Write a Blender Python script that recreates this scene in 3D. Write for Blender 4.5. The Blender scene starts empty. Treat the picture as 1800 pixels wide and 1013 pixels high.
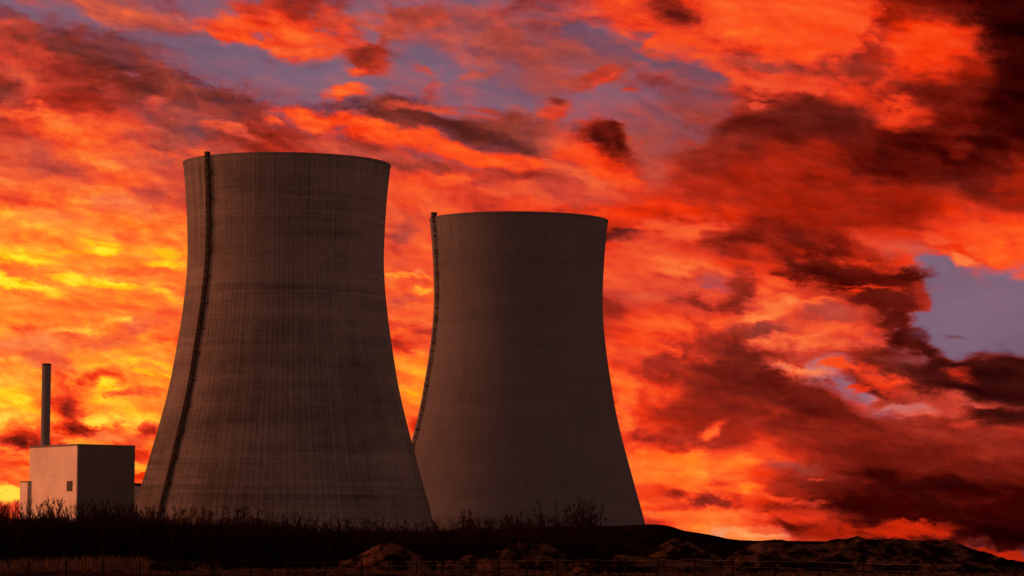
import bpy, bmesh, math, random
from mathutils import Vector, Matrix, noise as mnoise

R = math.radians
random.seed(7)
scene = bpy.context.scene
col = scene.collection

# ------------------------------------------------------------------ camera
F = 6000.0                      # focal length in photo pixels (1800 wide)
PITCH = math.atan(474.5 / F)
ROLL = 0.007
CAMH = 1.9
cam_d = bpy.data.cameras.new('camera')
cam = bpy.data.objects.new('camera', cam_d)
col.objects.link(cam)
cam_d.sensor_width = 36.0
cam_d.lens = 36.0 * F / 1800.0
cam_d.clip_start = 1.0
cam_d.clip_end = 60000.0
CM = Matrix.Rotation(math.pi / 2 + PITCH, 3, 'X') @ Matrix.Rotation(ROLL, 3, 'Z')
cam.matrix_world = Matrix.Translation((0, 0, CAMH)) @ CM.to_4x4()
scene.camera = cam


def ray(x, y):
    return (CM @ Vector(((x - 900.0) / F, (506.5 - y) / F, -1.0))).normalized()


def pt(x, y, Y):
    """world point on the ray of photo pixel (x, y) at northing Y"""
    d = ray(x, y)
    return Vector((0, 0, CAMH)) + d * (Y / d.y)


def azel(x, y):
    d = ray(x, y)
    return math.degrees(math.atan2(d.x, d.y)), math.degrees(math.asin(d.z))


# ------------------------------------------------------------------ exposure
scene.view_settings.view_transform = 'Standard'
scene.view_settings.look = 'None'
EXPOSURE = 1.5                  # long exposure at dusk
scene.view_settings.exposure = EXPOSURE
scene.view_settings.gamma = 1.0
scene.render.engine = 'CYCLES'
scene.cycles.max_bounces = 3
scene.cycles.use_adaptive_sampling = True
scene.cycles.adaptive_threshold = 0.02
scene.cycles.adaptive_min_samples = 12

# ------------------------------------------------------------------ sun
SUN_AZ, SUN_EL = R(-81.0), R(7.0)        # compass from +Y, clockwise positive
sl = bpy.data.lights.new('sun', 'SUN')
sl.energy = 0.72
sl.angle = R(22.0)
sl.color = (1.0, 0.38, 0.18)
sun = bpy.data.objects.new('sun', sl)
col.objects.link(sun)
sd = Vector((math.sin(SUN_AZ) * math.cos(SUN_EL), math.cos(SUN_AZ) * math.cos(SUN_EL), math.sin(SUN_EL)))
sun.rotation_euler = sd.to_track_quat('Z', 'Y').to_euler()

# ------------------------------------------------------------------ node helpers


def srgb(r, g, b):
    def f(c):
        c = c / 255.0
        return c / 12.92 if c <= 0.04045 else ((c + 0.055) / 1.055) ** 2.4
    return (f(r), f(g), f(b), 1.0)


class NT:
    def __init__(self, tree):
        self.t = tree
        self.n = tree.nodes
        self.l = tree.links

    def put(self, sock, v):
        if isinstance(v, bpy.types.NodeSocket):
            self.l.new(v, sock)
        elif v is not None:
            sock.default_value = v

    def math(self, op, a, b=None, c=None, clamp=False):
        n = self.n.new('ShaderNodeMath')
        n.operation = op
        n.use_clamp = clamp
        for i, v in enumerate((a, b, c)):
            self.put(n.inputs[i], v)
        return n.outputs[0]

    def vmath(self, op, a, b=None, s=None):
        n = self.n.new('ShaderNodeVectorMath')
        n.operation = op
        self.put(n.inputs[0], a)
        if b is not None:
            self.put(n.inputs[1], b)
        if s is not None:
            self.put(n.inputs['Scale'], s)
        return n.outputs[0]

    flat = False

    def noise(self, vec, scale, detail=6.0, rough=0.5, dist=0.0, color=False, lac=2.0):
        n = self.n.new('ShaderNodeTexNoise')
        if self.flat:
            n.noise_dimensions = '2D'
        self.put(n.inputs['Vector'], vec)
        n.inputs['Scale'].default_value = scale
        n.inputs['Detail'].default_value = detail
        n.inputs['Roughness'].default_value = rough
        n.inputs['Distortion'].default_value = dist
        n.inputs['Lacunarity'].default_value = lac
        return n.outputs['Color' if color else 'Fac']

    def comb(self, x, y, z):
        n = self.n.new('ShaderNodeCombineXYZ')
        for i, v in enumerate((x, y, z)):
            self.put(n.inputs[i], v)
        return n.outputs[0]

    def sep(self, v):
        n = self.n.new('ShaderNodeSeparateXYZ')
        self.put(n.inputs[0], v)
        return n.outputs

    def smap(self, v, a, b, c=0.0, d=1.0, smooth=True):
        n = self.n.new('ShaderNodeMapRange')
        n.interpolation_type = 'SMOOTHSTEP' if smooth else 'LINEAR'
        n.clamp = True
        self.put(n.inputs[0], v)
        for i, q in zip((1, 2, 3, 4), (a, b, c, d)):
            self.put(n.inputs[i], q)
        return n.outputs[0]

    def mixc(self, f, a, b, mode='MIX'):
        n = self.n.new('ShaderNodeMix')
        n.data_type = 'RGBA'
        n.blend_type = mode
        n.clamp_factor = True
        self.put(n.inputs[0], f)
        self.put(n.inputs[6], a)
        self.put(n.inputs[7], b)
        return n.outputs[2]

    def ramp(self, v, stops, interp='LINEAR'):
        n = self.n.new('ShaderNodeValToRGB')
        n.color_ramp.interpolation = interp
        e = n.color_ramp.elements
        e[0].position, e[0].color = stops[0]
        e[1].position, e[1].color = stops[-1]
        for p, c in stops[1:-1]:
            q = e.new(p)
            q.color = c
        self.put(n.inputs[0], v)
        return n.outputs[0]


# ------------------------------------------------------------------ the sky
# A world shader in azimuth / elevation (degrees).  Cloud banks are ellipses of
# heat (how strongly lit), gap (clear sky) and pale (veiled), torn by noise.
world = bpy.data.worlds.new('World')
scene.world = world
world.use_nodes = True
W = NT(world.node_tree)
W.n.clear()
W.flat = True
tc = W.n.new('ShaderNodeTexCoord')
sx, sy, sz = W.sep(tc.outputs['Generated'])
az = W.math('MULTIPLY', W.math('ARCTAN2', sx, sy), 57.29578)
el = W.math('MULTIPLY', W.math('ARCSINE', sz), 57.29578)
P0 = W.comb(az, el, 0.0)
Pst = W.comb(W.math('MULTIPLY', W.math('MULTIPLY_ADD', el, -0.14, az), 0.5), W.math('MULTIPLY_ADD', az, 0.14, el), 0.0)   # streaky space


def centred(sock, amp):
    return W.vmath('MULTIPLY', W.vmath('SUBTRACT', sock, (0.5, 0.5, 0.5)), (amp, amp * 0.6, 0.0))


w1 = centred(W.noise(Pst, 0.5, 2.0, 0.5, color=True), 1.3)         # rolls of degrees
w2 = centred(W.noise(Pst, 1.6, 8.0, 0.58, color=True), 1.1)        # billows
w3 = centred(W.noise(Pst, 4.5, 8.0, 0.64, color=True), 0.45)       # shreds
P1 = W.vmath('ADD', W.vmath('ADD', P0, w1), w2)
P2 = W.vmath('ADD', P0, W.vmath('ADD', W.vmath('SCALE', w2, s=0.6), w3))
P3 = W.vmath('ADD', P0, W.vmath('ADD', W.vmath('SCALE', w2, s=0.12), w3))
P1s = W.vmath('ADD', Pst, W.vmath('ADD', W.vmath('SCALE', w1, s=0.4), W.vmath('SCALE', w2, s=0.20)))
tear = W.smap(W.noise(P1s, 1.3, 9.0, 0.60), 0.25, 0.75, 0.3, 1.7, smooth=False)
tear2 = W.smap(W.noise(P1s, 3.0, 8.0, 0.62), 0.25, 0.75, 0.25, 1.75, smooth=False)

gt = bpy.data.node_groups.new('cloud_bank', 'ShaderNodeTree')
for nm, ty in (('State', 'Color'), ('P', 'Vector'), ('Tear', 'Float'), ('Location', 'Vector'), ('Rotation', 'Vector'), ('Size', 'Vector'),
               ('From', 'Float'), ('To', 'Float'), ('Cover', 'Float'), ('Bank', 'Color')):
    gt.interface.new_socket(name=nm, in_out='INPUT', socket_type='NodeSocket' + ty)
gt.interface.new_socket(name='State', in_out='OUTPUT', socket_type='NodeSocketColor')
G = NT(gt)
gi = G.n.new('NodeGroupInput').outputs
go = G.n.new('NodeGroupOutput')
mp = G.n.new('ShaderNodeMapping')
mp.vector_type = 'TEXTURE'
for k_, q_ in (('Vector', 'P'), ('Location', 'Location'), ('Rotation', 'Rotation'), ('Scale', 'Size')):
    G.l.new(gi[q_], mp.inputs[k_])
gg = G.n.new('ShaderNodeTexGradient')
gg.gradient_type = 'SPHERICAL'
G.l.new(mp.outputs[0], gg.inputs[0])
ff = G.smap(G.math('MULTIPLY', gg.outputs['Fac'], gi['Tear']), gi['From'], gi['To'], 0.0, gi['Cover'])
G.l.new(G.mixc(ff, gi['State'], gi['Bank']), go.inputs[0])

state = None
n_bank = 0
Pcur = [P1, P2, P3]


def S(x, y, rx, ry, rot, hgp, op=1.0, edge='m', fac=1.5):
    """one cloud bank: centre and radii in sight, tilt, (heat, gap, pale), cover, softness of its edge"""
    global state, n_bank
    n_bank += 1
    if n_bank % 6 == 0:        # keeps the shader evaluating bank after bank
        for i, q in ((0, P1), (1, P2), (2, P3)):
            n = W.n.new('ShaderNodeVectorMath')
            n.operation = 'MULTIPLY_ADD'
            W.put(n.inputs[0], state)
            n.inputs[1].default_value = (1e-7, 1e-7, 1e-7)
            W.put(n.inputs[2], q)
            Pcur[i] = n.outputs[0]
    a, e = azel(x, y)
    k = math.degrees(1.0 / F) * fac
    big = fac == 1.0 or rx + ry > 170
    g = W.n.new('ShaderNodeGroup')
    g.node_tree = gt
    i = g.inputs
    W.put(i['State'], state)
    W.put(i['P'], Pcur[0] if big else Pcur[1] if rx + ry > 50 else Pcur[2])
    W.put(i['Tear'], tear if big else tear2)
    i['Location'].default_value = (a, e, 0)
    i['Rotation'].default_value = (0, 0, R(rot))
    i['Size'].default_value = (rx * k, ry * k, 1)
    e0, e1 = {'s': (0.0, 0.75), 'm': (0.0, 0.92), 'h': (0.0, 0.66)}[edge]
    i['From'].default_value = e0
    i['To'].default_value = e1
    i['Cover'].default_value = op
    i['Bank'].default_value = (hgp[0], hgp[1], hgp[2], 1.0)
    state = g.outputs[0]


def B(x, y, rx, ry, rot, hgp, op=1.0, edge='s'):
    S(x, y, rx, ry, rot, hgp, op, edge, 1.0)


state = W.mixc(W.smap(W.noise(P1s, 0.16, 6.0, 0.6), 0.36, 0.66), (0.16, 0.0, 0.25, 1), (0.62, 0.0, 0.4, 1))
state = W.mixc(W.smap(W.noise(W.vmath('ADD', P1s, (31.0, 17.0, 0.0)), 0.13, 6.0, 0.6), 0.54, 0.66), state, (0.5, 0.9, 0.8, 1))
# broad masses
B(150,560,900,420,0,(.72,0,.22),1,'s')
B(100,430,420,110,-3,(.80,0,.1),.8,'s')
B(170,720,360,200,0,(.80,0,.1),.9,'s')
B(330,60,700,210,-8,(.45,.85,.8),1,'s')
B(880,130,620,270,-8,(.50,.72,.8),1,'s')
B(720,420,500,160,-8,(.58,0,.6),1,'s')
B(720,560,260,190,-5,(.66,0,.35),1,'s')
B(710,720,200,170,0,(.78,0,.1),.9,'s')
B(1400,40,560,200,-12,(.64,0,.15),1,'s')
B(1230,430,560,300,-5,(.59,0,.12),1,'s')
B(1180,310,230,110,-10,(.52,.1,.35),.8,'s')
B(1480,300,560,170,15,(.26,0,.1),1,'s')
B(1700,470,260,160,10,(.58,0,.0),1,'s')
B(1250,560,380,150,-10,(.70,0,.5),1,'s')
B(1350,690,520,160,-22,(.27,0,.25),1,'s')
B(1110,690,120,200,-10,(.74,0,.1),1,'s')
B(1600,790,460,140,-12,(.30,0,.2),1,'s')
B(1250,850,340,130,-3,(.72,0,.1),1,'s')
B(1300,945,300,36,0,(.76,0,.5),1,'s')
B(1660,890,440,110,-2,(.08,0,0),1,'s')
# banks that run on beyond the view
B(2050,120,420,420,-20,(.10,0,.05),1,'s')
B(2080,640,360,120,-6,(.16,.1,.3),1,'s')
B(2100,880,420,160,0,(.10,0,0),1,'s')
B(1980,450,260,120,-15,(.56,0,.1),.9,'s')
B(-260,480,420,260,-6,(.86,0,.1),1,'s')
B(-200,120,380,140,-10,(.40,.1,.6),1,'s')
B(900,-260,700,160,-10,(.40,.3,.7),1,'s')
# upper left
S(220,15,150,32,-5,(.5,.1,1),.9)
S(15,62,38,36,-35,(.47,0,.6),1)
S(25,30,40,14,-30,(.3,.3,1),.8)
S(60,115,150,60,-10,(.44,0,.45),1)
S(30,135,60,26,-20,(.60,0,.8),.8)
S(150,85,110,34,-8,(.20,.1,.8),.95)
S(215,140,130,34,-10,(.18,0,.7),.95)
S(340,165,130,38,-8,(.28,.1,.9),.9)
S(240,110,60,20,-15,(.30,.3,.9),.6)
S(280,175,34,12,40,(.60,0,.3),.9)
S(5,165,34,24,0,(.22,.1,.9),.9)
S(150,180,90,28,-20,(.36,0,.3),.9)
S(60,200,90,16,-8,(.66,0,.4),.9)
S(110,228,100,20,-25,(.68,0,.3),.9)
S(170,262,80,34,-15,(.73,0,.25),1)
S(215,245,40,30,10,(.66,0,.2),.9)
S(190,292,36,10,5,(.82,0,.4),.8)
S(60,270,80,34,-15,(.52,0,.8),.9)
S(100,300,70,20,-15,(.46,0,.8),.8)
S(320,230,80,34,-10,(.34,.35,1),.9)
S(290,255,60,26,-10,(.46,.1,1),.9)
S(392,222,34,9,0,(.64,0,.3),1,'h')
S(425,238,36,9,-15,(.58,0,.6),.9)
S(478,213,24,7,-15,(.63,0,.3),.9)
S(282,316,44,14,18,(.76,0,.3),.9)
S(60,318,110,12,-4,(.74,0,.4),.9)
S(30,345,120,24,0,(.52,0,.4),.8)
S(230,360,70,20,0,(.60,0,.9),.9)
S(300,345,60,24,0,(.44,0,.8),.8)
S(120,385,110,20,0,(.72,0,.5),.8)
# red cloud top
S(500,18,90,26,-8,(.44,0,.35),1)
S(495,58,118,26,-6,(.60,0,.15),1,'h')
S(530,88,70,20,0,(.60,0,.3),1)
S(590,50,50,34,-15,(.50,0,.6),.8)
S(410,66,36,12,0,(.62,0,.1),1,'h')
S(458,62,24,7,-5,(.42,.7,.7),.8)
S(450,38,60,16,20,(.56,0,.2),.8)
# top mid
S(720,28,90,20,5,(.42,0,.75),.9)
S(765,36,30,9,30,(.54,0,.6),.9)
S(695,58,26,24,30,(.42,.1,.8),.8)
S(658,103,44,22,0,(.38,0,.4),1,'h')
S(672,112,30,20,0,(.44,0,.4),.9)
S(624,125,22,10,10,(.60,0,.2),1)
S(640,100,20,16,30,(.30,0,.6),.8)
S(600,62,18,16,0,(.56,0,.3),1)
S(605,160,42,11,8,(.61,0,.2),1,'h')
S(738,124,24,9,-20,(.50,0,.7),.8)
S(842,130,38,8,12,(.55,.1,.9),.8)
S(860,60,170,50,-10,(.48,.12,1),.7)
S(1000,100,140,50,-10,(.46,.15,1),.6)
S(740,98,60,30,0,(.44,.9,.7),.7)
S(890,165,60,20,-10,(.44,.8,.7),.7)
S(1030,60,110,22,-28,(.34,.75,.8),.8)
S(1160,105,90,18,-20,(.36,.8,.8),.8)
S(1130,60,26,10,0,(.36,.6,.8),.6)
S(1155,72,24,8,25,(.62,0,.2),.9,'h')
S(1150,95,30,8,-20,(.56,0,.7),.8)
S(1055,133,46,13,28,(.44,0,.35),1,'h')
S(1062,140,26,7,35,(.58,0,.1),.8)
S(1015,143,40,8,0,(.42,.1,.7),.8)
S(1105,157,17,6,0,(.50,0,.4),1)
S(1185,195,70,14,-5,(.48,0,.8),.5)
S(972,192,30,22,0,(.50,0,.4),1,'h')
S(978,178,16,8,0,(.22,0,.4),.9)
S(966,202,20,8,0,(.62,0,.3),.8)
S(992,230,22,9,25,(.60,0,.3),1)
S(660,186,110,16,0,(.28,.3,1),.9)
S(820,228,150,26,-14,(.22,.15,.9),1)
S(700,205,100,18,-10,(.24,.1,.9),.9)
S(880,212,90,20,-10,(.34,.1,.9),.8)
S(930,225,60,28,-10,(.40,.2,1),.8)
S(750,192,70,9,-3,(.57,0,.5),1)
S(855,200,36,12,-10,(.52,0,.6),.9)
S(540,212,60,14,-20,(.62,0,.2),1,'h')
S(630,226,100,18,-14,(.62,0,.1),1,'h')
S(760,256,110,16,-16,(.62,0,.05),1,'h')
S(870,280,100,15,-6,(.63,0,.05),1,'h')
S(600,262,100,14,-4,(.46,0,.8),.8)
S(720,285,110,14,-12,(.40,0,.8),.9)
S(915,312,70,16,-5,(.34,0,.4),.9)
S(850,320,60,14,0,(.42,0,.5),.8)
S(760,318,80,14,5,(.66,0,.3),.9)
S(640,300,60,18,0,(.54,0,.7),.8)
S(700,345,80,12,0,(.66,0,.3),.7)
S(960,340,100,18,-5,(.64,0,.5),.8)
# the dark topped cloud
S(1045,284,84,34,-28,(.62,0,.15),1,'m')
S(1015,262,40,26,0,(.60,0,.2),1,'m')
S(1072,305,70,20,-30,(.64,0,.45),.9)
S(1078,268,56,26,-38,(.42,0,.15),.95,'m')
S(1055,240,40,20,0,(.32,0,.25),.95,'m')
S(1084,250,40,20,-46,(.16,0,.15),1,'h')
S(1066,234,30,11,-5,(.16,0,.2),.9,'h')
S(1052,300,70,16,-28,(.64,0,.35),.9)
S(1018,240,26,12,20,(.40,0,.4),.9)
S(1160,240,60,60,0,(.42,.5,.9),.9)
S(1150,290,40,50,0,(.50,.15,.9),.8)
S(1030,320,80,14,-28,(.60,0,.8),.8)
S(1000,318,50,20,-10,(.50,0,.7),.7)
# upper right
S(1430,40,220,60,-8,(.63,0,.12),1,'s')
S(1295,60,34,9,0,(.73,0,.1),.9)
S(1225,130,60,30,-30,(.36,.6,.9),.9)
S(1350,118,90,18,-8,(.42,.1,.8),.9)
S(1490,118,90,26,5,(.34,0,.5),1)
S(1540,85,26,60,-18,(.36,0,.3),1)
S(1575,25,40,40,-30,(.34,0,0),.9)
S(1370,155,70,16,-10,(.60,0,.4),1)
S(1420,145,50,18,10,(.56,0,.3),.9)
S(1330,186,22,7,0,(.58,0,.5),.9)
S(1230,190,60,70,0,(.42,.4,.95),.9)
S(1660,88,110,60,0,(.59,0,0),1)
S(1555,190,80,30,-15,(.61,0,.1),1)
S(1480,165,50,20,-20,(.54,0,.2),.8)
S(1600,210,40,14,10,(.60,0,.1),.9)
S(1390,215,160,32,14,(.22,.05,.45),1)
S(1310,250,100,24,20,(.24,0,.3),.9)
S(1250,275,70,20,20,(.40,0,.3),.8)
S(1420,270,120,26,0,(.33,0,.1),.8)
S(1620,275,130,50,10,(.12,0,0),.95)
S(1560,320,130,30,15,(.17,0,0),.9)
S(1700,225,70,20,20,(.40,0,0),.7)
S(1695,262,26,12,30,(.40,0,0),.8)
S(1785,60,60,120,0,(.04,0,0),1)
S(1785,210,55,100,0,(.07,0,0),1)
S(1720,10,110,30,0,(.08,0,0),.9)
S(1640,15,70,18,0,(.30,0,0),.7)
S(1790,310,60,60,20,(.40,0,0),.9)
# middle right
S(1200,355,160,26,0,(.56,0,0),.9)
S(1320,350,120,24,-5,(.44,0,.1),.8)
S(1500,370,140,34,0,(.30,0,0),.8)
S(1600,360,80,24,0,(.20,0,0),.8)
S(1210,400,90,22,5,(.66,0,.45),.9)
S(1090,416,44,11,5,(.22,0,.4),1)
S(1105,407,22,6,0,(.18,0,.4),.9)
S(1255,413,26,7,0,(.40,0,.3),.8)
S(1130,450,60,40,0,(.62,0,.5),.7)
S(1150,520,80,20,0,(.56,0,.7),.7)
S(1200,570,140,16,0,(.66,0,.2),.9)
S(1340,470,70,30,-10,(.52,0,.1),.8)
S(1400,430,80,28,-35,(.26,0,.1),.95)
S(1440,480,70,30,-20,(.22,0,.1),.95)
S(1660,400,60,20,0,(.56,0,.2),.9)
S(1750,400,130,44,-10,(.68,0,.05),1)
S(1790,455,80,26,-25,(.66,0,.05),1)
S(1560,430,70,24,-5,(.57,0,.5),.9)
# clear gap
S(1730,560,170,80,0,(.50,1,.6),1,'h')
S(1650,480,60,34,0,(.46,.95,.7),1)
S(1600,440,50,18,0,(.55,.35,.9),.7)
S(1740,520,90,34,-20,(.50,.45,.95),.6)
S(1790,600,60,50,0,(.44,1,.6),.8)
S(1690,500,60,20,0,(.50,.9,.7),.8)
S(1685,453,30,9,-22,(.76,0,.6),1,'h')
S(1640,418,34,8,-18,(.70,0,.5),.9)
S(1715,436,14,16,-30,(.66,0,.4),.8)
S(1760,445,70,22,-28,(.68,0,.05),1)
# dark torn shape
S(1500,500,120,38,-8,(.18,0,.05),1,'m')
S(1575,486,60,14,4,(.17,0,.1),1,'h')
S(1620,481,22,7,10,(.17,0,.1),1,'h')
S(1565,530,60,30,10,(.24,0,.2),1,'h')
S(1480,480,60,18,0,(.14,0,.05),.9)
S(1530,506,60,4,0,(.50,0,.1),1)
S(1500,514,18,6,0,(.52,0,.1),1)
S(1620,520,16,24,30,(.40,0,.2),.8)
S(1440,530,60,18,-10,(.50,0,.3),.8)
S(1300,525,28,44,-15,(.32,0,.35),.95)
S(1312,490,24,20,-30,(.36,0,.3),.8)
S(1235,537,40,12,-5,(.30,0,.45),.95)
S(1345,548,60,16,20,(.76,0,.7),1)
S(1430,540,50,10,10,(.70,0,.5),.9)
S(1385,500,50,10,-20,(.64,0,.3),.8)
S(1460,555,70,16,0,(.44,.1,.8),.9)
S(1340,580,60,14,5,(.36,.1,.8),.95)
S(1430,608,110,14,0,(.70,0,.8),.95)
S(1500,590,60,12,-10,(.66,0,.5),.9)
S(1560,575,50,20,-20,(.50,0,.3),.9)
S(1600,588,46,26,-25,(.12,0,.2),1,'h')
S(1575,570,40,12,-10,(.2,0,.2),.9)
S(1622,612,44,18,-38,(.13,0,.25),1,'h')
S(1610,640,60,10,-5,(.40,.3,1),.8)
S(1677,594,17,4,0,(.24,.4,.9),1)
S(1728,624,13,7,0,(.22,.4,.9),1)
# lavender opening and dark bar
S(1470,650,80,22,-10,(.64,.8,.8),.9)
S(1510,690,70,26,-35,(.64,.9,.7),.95)
S(1600,715,90,18,-5,(.72,.5,.95),.8)
S(1740,705,90,14,0,(.76,.4,.95),.7)
S(1400,655,50,14,-20,(.80,.2,.9),.8)
S(1720,664,150,32,-2,(.09,0,.25),1,'h')
S(1620,655,90,20,5,(.14,0,.3),1,'h')
S(1790,670,60,38,0,(.08,0,.3),1,'h')
S(1560,652,40,12,10,(.2,.2,.6),.9)
S(1500,643,60,8,-5,(.58,0,.1),1)
S(1560,668,50,12,-15,(.56,0,.1),1)
S(1590,690,50,10,-10,(.48,0,.4),.9)
S(1525,680,30,8,20,(.54,0,.2),1,'h')
S(1575,703,50,8,15,(.40,.1,.5),.9)
S(1690,660,30,12,-25,(.46,0,.1),.9)
S(1650,708,60,14,-10,(.50,0,.5),.8)
S(1785,735,70,18,-5,(.12,0,.3),1,'h')
S(1790,758,40,10,-10,(.46,0,.3),.9)
S(1693,745,26,9,0,(.50,0,.4),1)
S(1700,775,120,18,-8,(.50,.3,1),.8)
S(1560,760,80,18,-18,(.50,.2,1),.6)
# brown cloud
S(1085,640,40,50,0,(.70,0,.2),.9)
S(1150,632,60,20,-15,(.36,0,.3),.9)
S(1110,660,26,30,-20,(.78,0,.2),.9)
S(1215,622,70,16,-12,(.66,0,.3),1,'m')
S(1240,632,30,8,-20,(.76,0,.2),.9)
S(1140,615,30,10,0,(.64,0,.2),.9)
S(1280,660,130,36,-22,(.26,0,.3),1)
S(1390,700,140,34,-22,(.22,0,.2),1)
S(1440,668,50,16,-5,(.34,.2,.8),.9)
S(1320,700,120,28,-10,(.20,0,.15),1)
S(1500,735,90,26,-25,(.24,0,.2),.9)
S(1180,770,110,26,0,(.28,0,.2),1)
S(1260,740,140,20,0,(.30,0,.15),.9)
S(1255,755,30,14,35,(.74,0,.25),1,'m')
S(1110,745,50,14,0,(.66,0,.2),.9)
S(1130,720,50,30,-15,(.62,0,.1),.8)
S(1330,742,80,10,25,(.46,0,.2),.8)
S(1440,742,26,10,20,(.50,0,.6),.8)
S(1500,805,60,26,0,(.30,0,.15),.9)
S(1600,800,140,20,4,(.34,0,.2),.8)
S(1540,795,60,8,5,(.46,0,.3),.8)
S(1790,800,60,30,0,(.34,0,.3),.8)
S(1690,820,140,18,0,(.26,0,.1),.8)
S(1180,812,110,24,-3,(.78,0,.15),.9)
S(1310,808,30,14,10,(.82,0,.1),.9)
S(1320,858,26,10,0,(.88,0,.05),.9)
S(1395,820,60,12,0,(.46,.3,1),.8)
S(1430,842,70,8,-4,(.40,0,.5),.7)
S(1470,862,130,20,0,(.27,0,.2),.95)
S(1432,840,12,3,0,(.74,0,.5),.7)
S(1535,853,18,4,0,(.72,0,.5),1)
S(1675,852,24,4,-8,(.70,0,.4),.9)
S(1625,851,10,4,0,(.66,0,.4),.9)
S(1410,886,26,6,5,(.72,0,.4),.9)
S(1130,868,70,16,-8,(.56,0,.15),.95)
S(1235,876,64,13,-2,(.30,0,.3),1)
S(1180,890,50,8,5,(.5,0,.2),.9)
S(1240,905,120,14,0,(.74,0,.3),.9)
S(1330,940,80,14,0,(.86,.45,.9),.8)
S(1240,930,22,6,0,(.86,0,.1),.8)
S(1345,934,34,6,0,(.60,0,.5),.8)
S(1420,905,80,16,0,(.56,0,.1),.8)
S(1640,872,200,28,-3,(.06,0,0),1)
S(1700,905,180,34,-8,(.05,0,0),.95)
S(1530,893,60,14,0,(.12,0,0),.9)
S(1560,932,130,14,2,(.42,0,0),.9)
S(1480,925,60,18,0,(.40,0,0),.9)
S(1620,922,50,8,0,(.50,0,0),.9)
S(1540,945,90,6,0,(.50,0,0),.8)
S(1750,940,90,24,-10,(.03,0,0),1)
S(1740,972,70,9,-15,(.44,0,0),1)
# left, yellow field
S(20,452,80,14,-3,(.93,0,0),1)
S(50,500,90,12,-12,(.92,0,0),1,'m')
S(20,490,60,8,-12,(.96,0,0),.8)
S(110,442,60,8,10,(.86,0,0),.8)
S(190,434,44,9,-5,(.92,0,0),1)
S(125,492,40,9,-10,(.92,0,0),1)
S(200,500,70,7,-8,(.90,0,0),1)
S(285,448,40,8,-4,(.92,0,0),1)
S(290,472,44,9,0,(.93,0,0),1)
S(290,515,40,8,-30,(.84,0,.1),.9)
S(80,470,90,10,0,(.70,0,.2),.7)
S(240,480,60,8,-5,(.64,0,.3),.8)
S(40,418,70,10,0,(.66,0,.2),.8)
S(250,415,60,12,-10,(.62,0,.3),.8)
S(140,540,120,14,-4,(.68,0,.2),.8)
S(300,560,60,10,5,(.60,0,.2),.7)
S(160,575,80,8,12,(.86,0,.3),.9)
S(60,560,70,12,0,(.76,0,.1),.7)
S(50,605,80,20,0,(.70,0,.85),.9)
S(225,580,70,16,20,(.60,0,.8),.9)
S(90,632,60,20,-10,(.56,0,.8),.8)
S(290,600,40,12,0,(.58,0,.2),.7)
S(230,635,80,8,-5,(.86,0,0),.9)
S(165,643,26,7,0,(.88,0,0),.9)
S(250,655,50,6,0,(.92,0,0),.9)
S(10,660,50,14,-10,(.84,0,.2),.8)
# lower left
S(135,668,60,24,5,(.42,0,.1),.95)
S(105,700,30,40,20,(.50,0,.1),.9)
S(15,700,40,24,0,(.92,0,.1),1)
S(10,742,44,18,0,(.96,0,.3),1)
S(180,685,26,18,40,(.92,0,.05),.95)
S(130,728,44,22,-25,(.30,0,.2),1)
S(150,757,70,12,-8,(.28,0,.15),1)
S(60,765,60,8,0,(.46,0,.1),.9)
S(205,735,70,24,-5,(.90,0,.15),.95)
S(190,745,40,12,-5,(.98,0,.2),.9)
S(260,690,50,10,0,(.62,0,.1),.8)
S(230,695,60,8,-5,(.50,0,.2),.7)
S(262,757,30,12,15,(.40,0,.2),.95)
S(235,775,30,8,0,(.42,0,.2),.8)
S(190,768,50,8,0,(.78,0,.6),.8)
S(30,785,80,15,2,(.22,0,.15),1)
S(15,815,50,9,0,(.54,0,.1),.9)
S(25,838,50,9,0,(.62,0,.1),.9)
S(15,868,60,18,0,(.98,0,.25),1)
S(250,800,30,14,0,(.44,0,.1),.9)
S(250,822,30,9,0,(.84,0,.1),.9)
S(250,838,30,6,0,(.50,0,.0),.9)
# between the towers
S(735,320,60,18,-5,(.62,0,.3),.8)
S(715,365,50,12,0,(.58,0,.3),.8)
S(710,415,30,26,0,(.46,.05,.9),.9)
S(740,440,30,20,0,(.70,0,.4),.8)
S(712,487,50,6,-3,(.88,0,.1),1)
S(742,512,24,6,5,(.84,0,.2),1)
S(735,480,14,6,0,(.80,.2,.9),.8)
S(705,530,40,16,0,(.52,0,.9),.8)
S(720,578,50,12,-5,(.42,0,.4),.8)
S(700,585,24,6,10,(.76,0,.1),.9)
S(710,606,40,14,0,(.40,0,.2),.9)
S(715,645,40,16,0,(.86,0,.05),.9)
S(725,690,30,18,0,(.90,0,.05),.9)
S(735,760,26,26,0,(.42,0,.1),.9)
S(725,722,30,12,0,(.70,0,.1),.9)

S(1330,235,150,30,18,(.24,0,.3),.8)
S(1250,262,80,18,15,(.34,.05,.4),.7)
S(1440,238,110,34,15,(.20,0,.3),.8)
S(1560,270,130,40,18,(.16,0,.05),.85)
S(1690,180,60,90,-25,(.22,0,0),.7)
S(1740,260,50,70,-25,(.14,0,0),.8)
S(1330,300,160,24,5,(.40,0,.05),.7)
S(1470,330,130,26,0,(.30,0,.05),.75)
S(1560,375,110,22,-8,(.28,0,0),.7)
S(1420,405,90,26,-25,(.32,0,.05),.8)
S(1480,455,90,30,-20,(.22,0,.05),.8)
S(160,75,130,26,-8,(.20,.1,.8),.6)
S(120,130,120,26,-14,(.30,0,.5),.6)
S(330,150,110,22,-10,(.24,.1,.9),.6)
S(1230,680,120,26,-12,(.30,0,.2),.7)
S(1200,740,120,26,0,(.34,0,.2),.6)
S(1340,660,90,24,-22,(.24,0,.25),.7)
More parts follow.
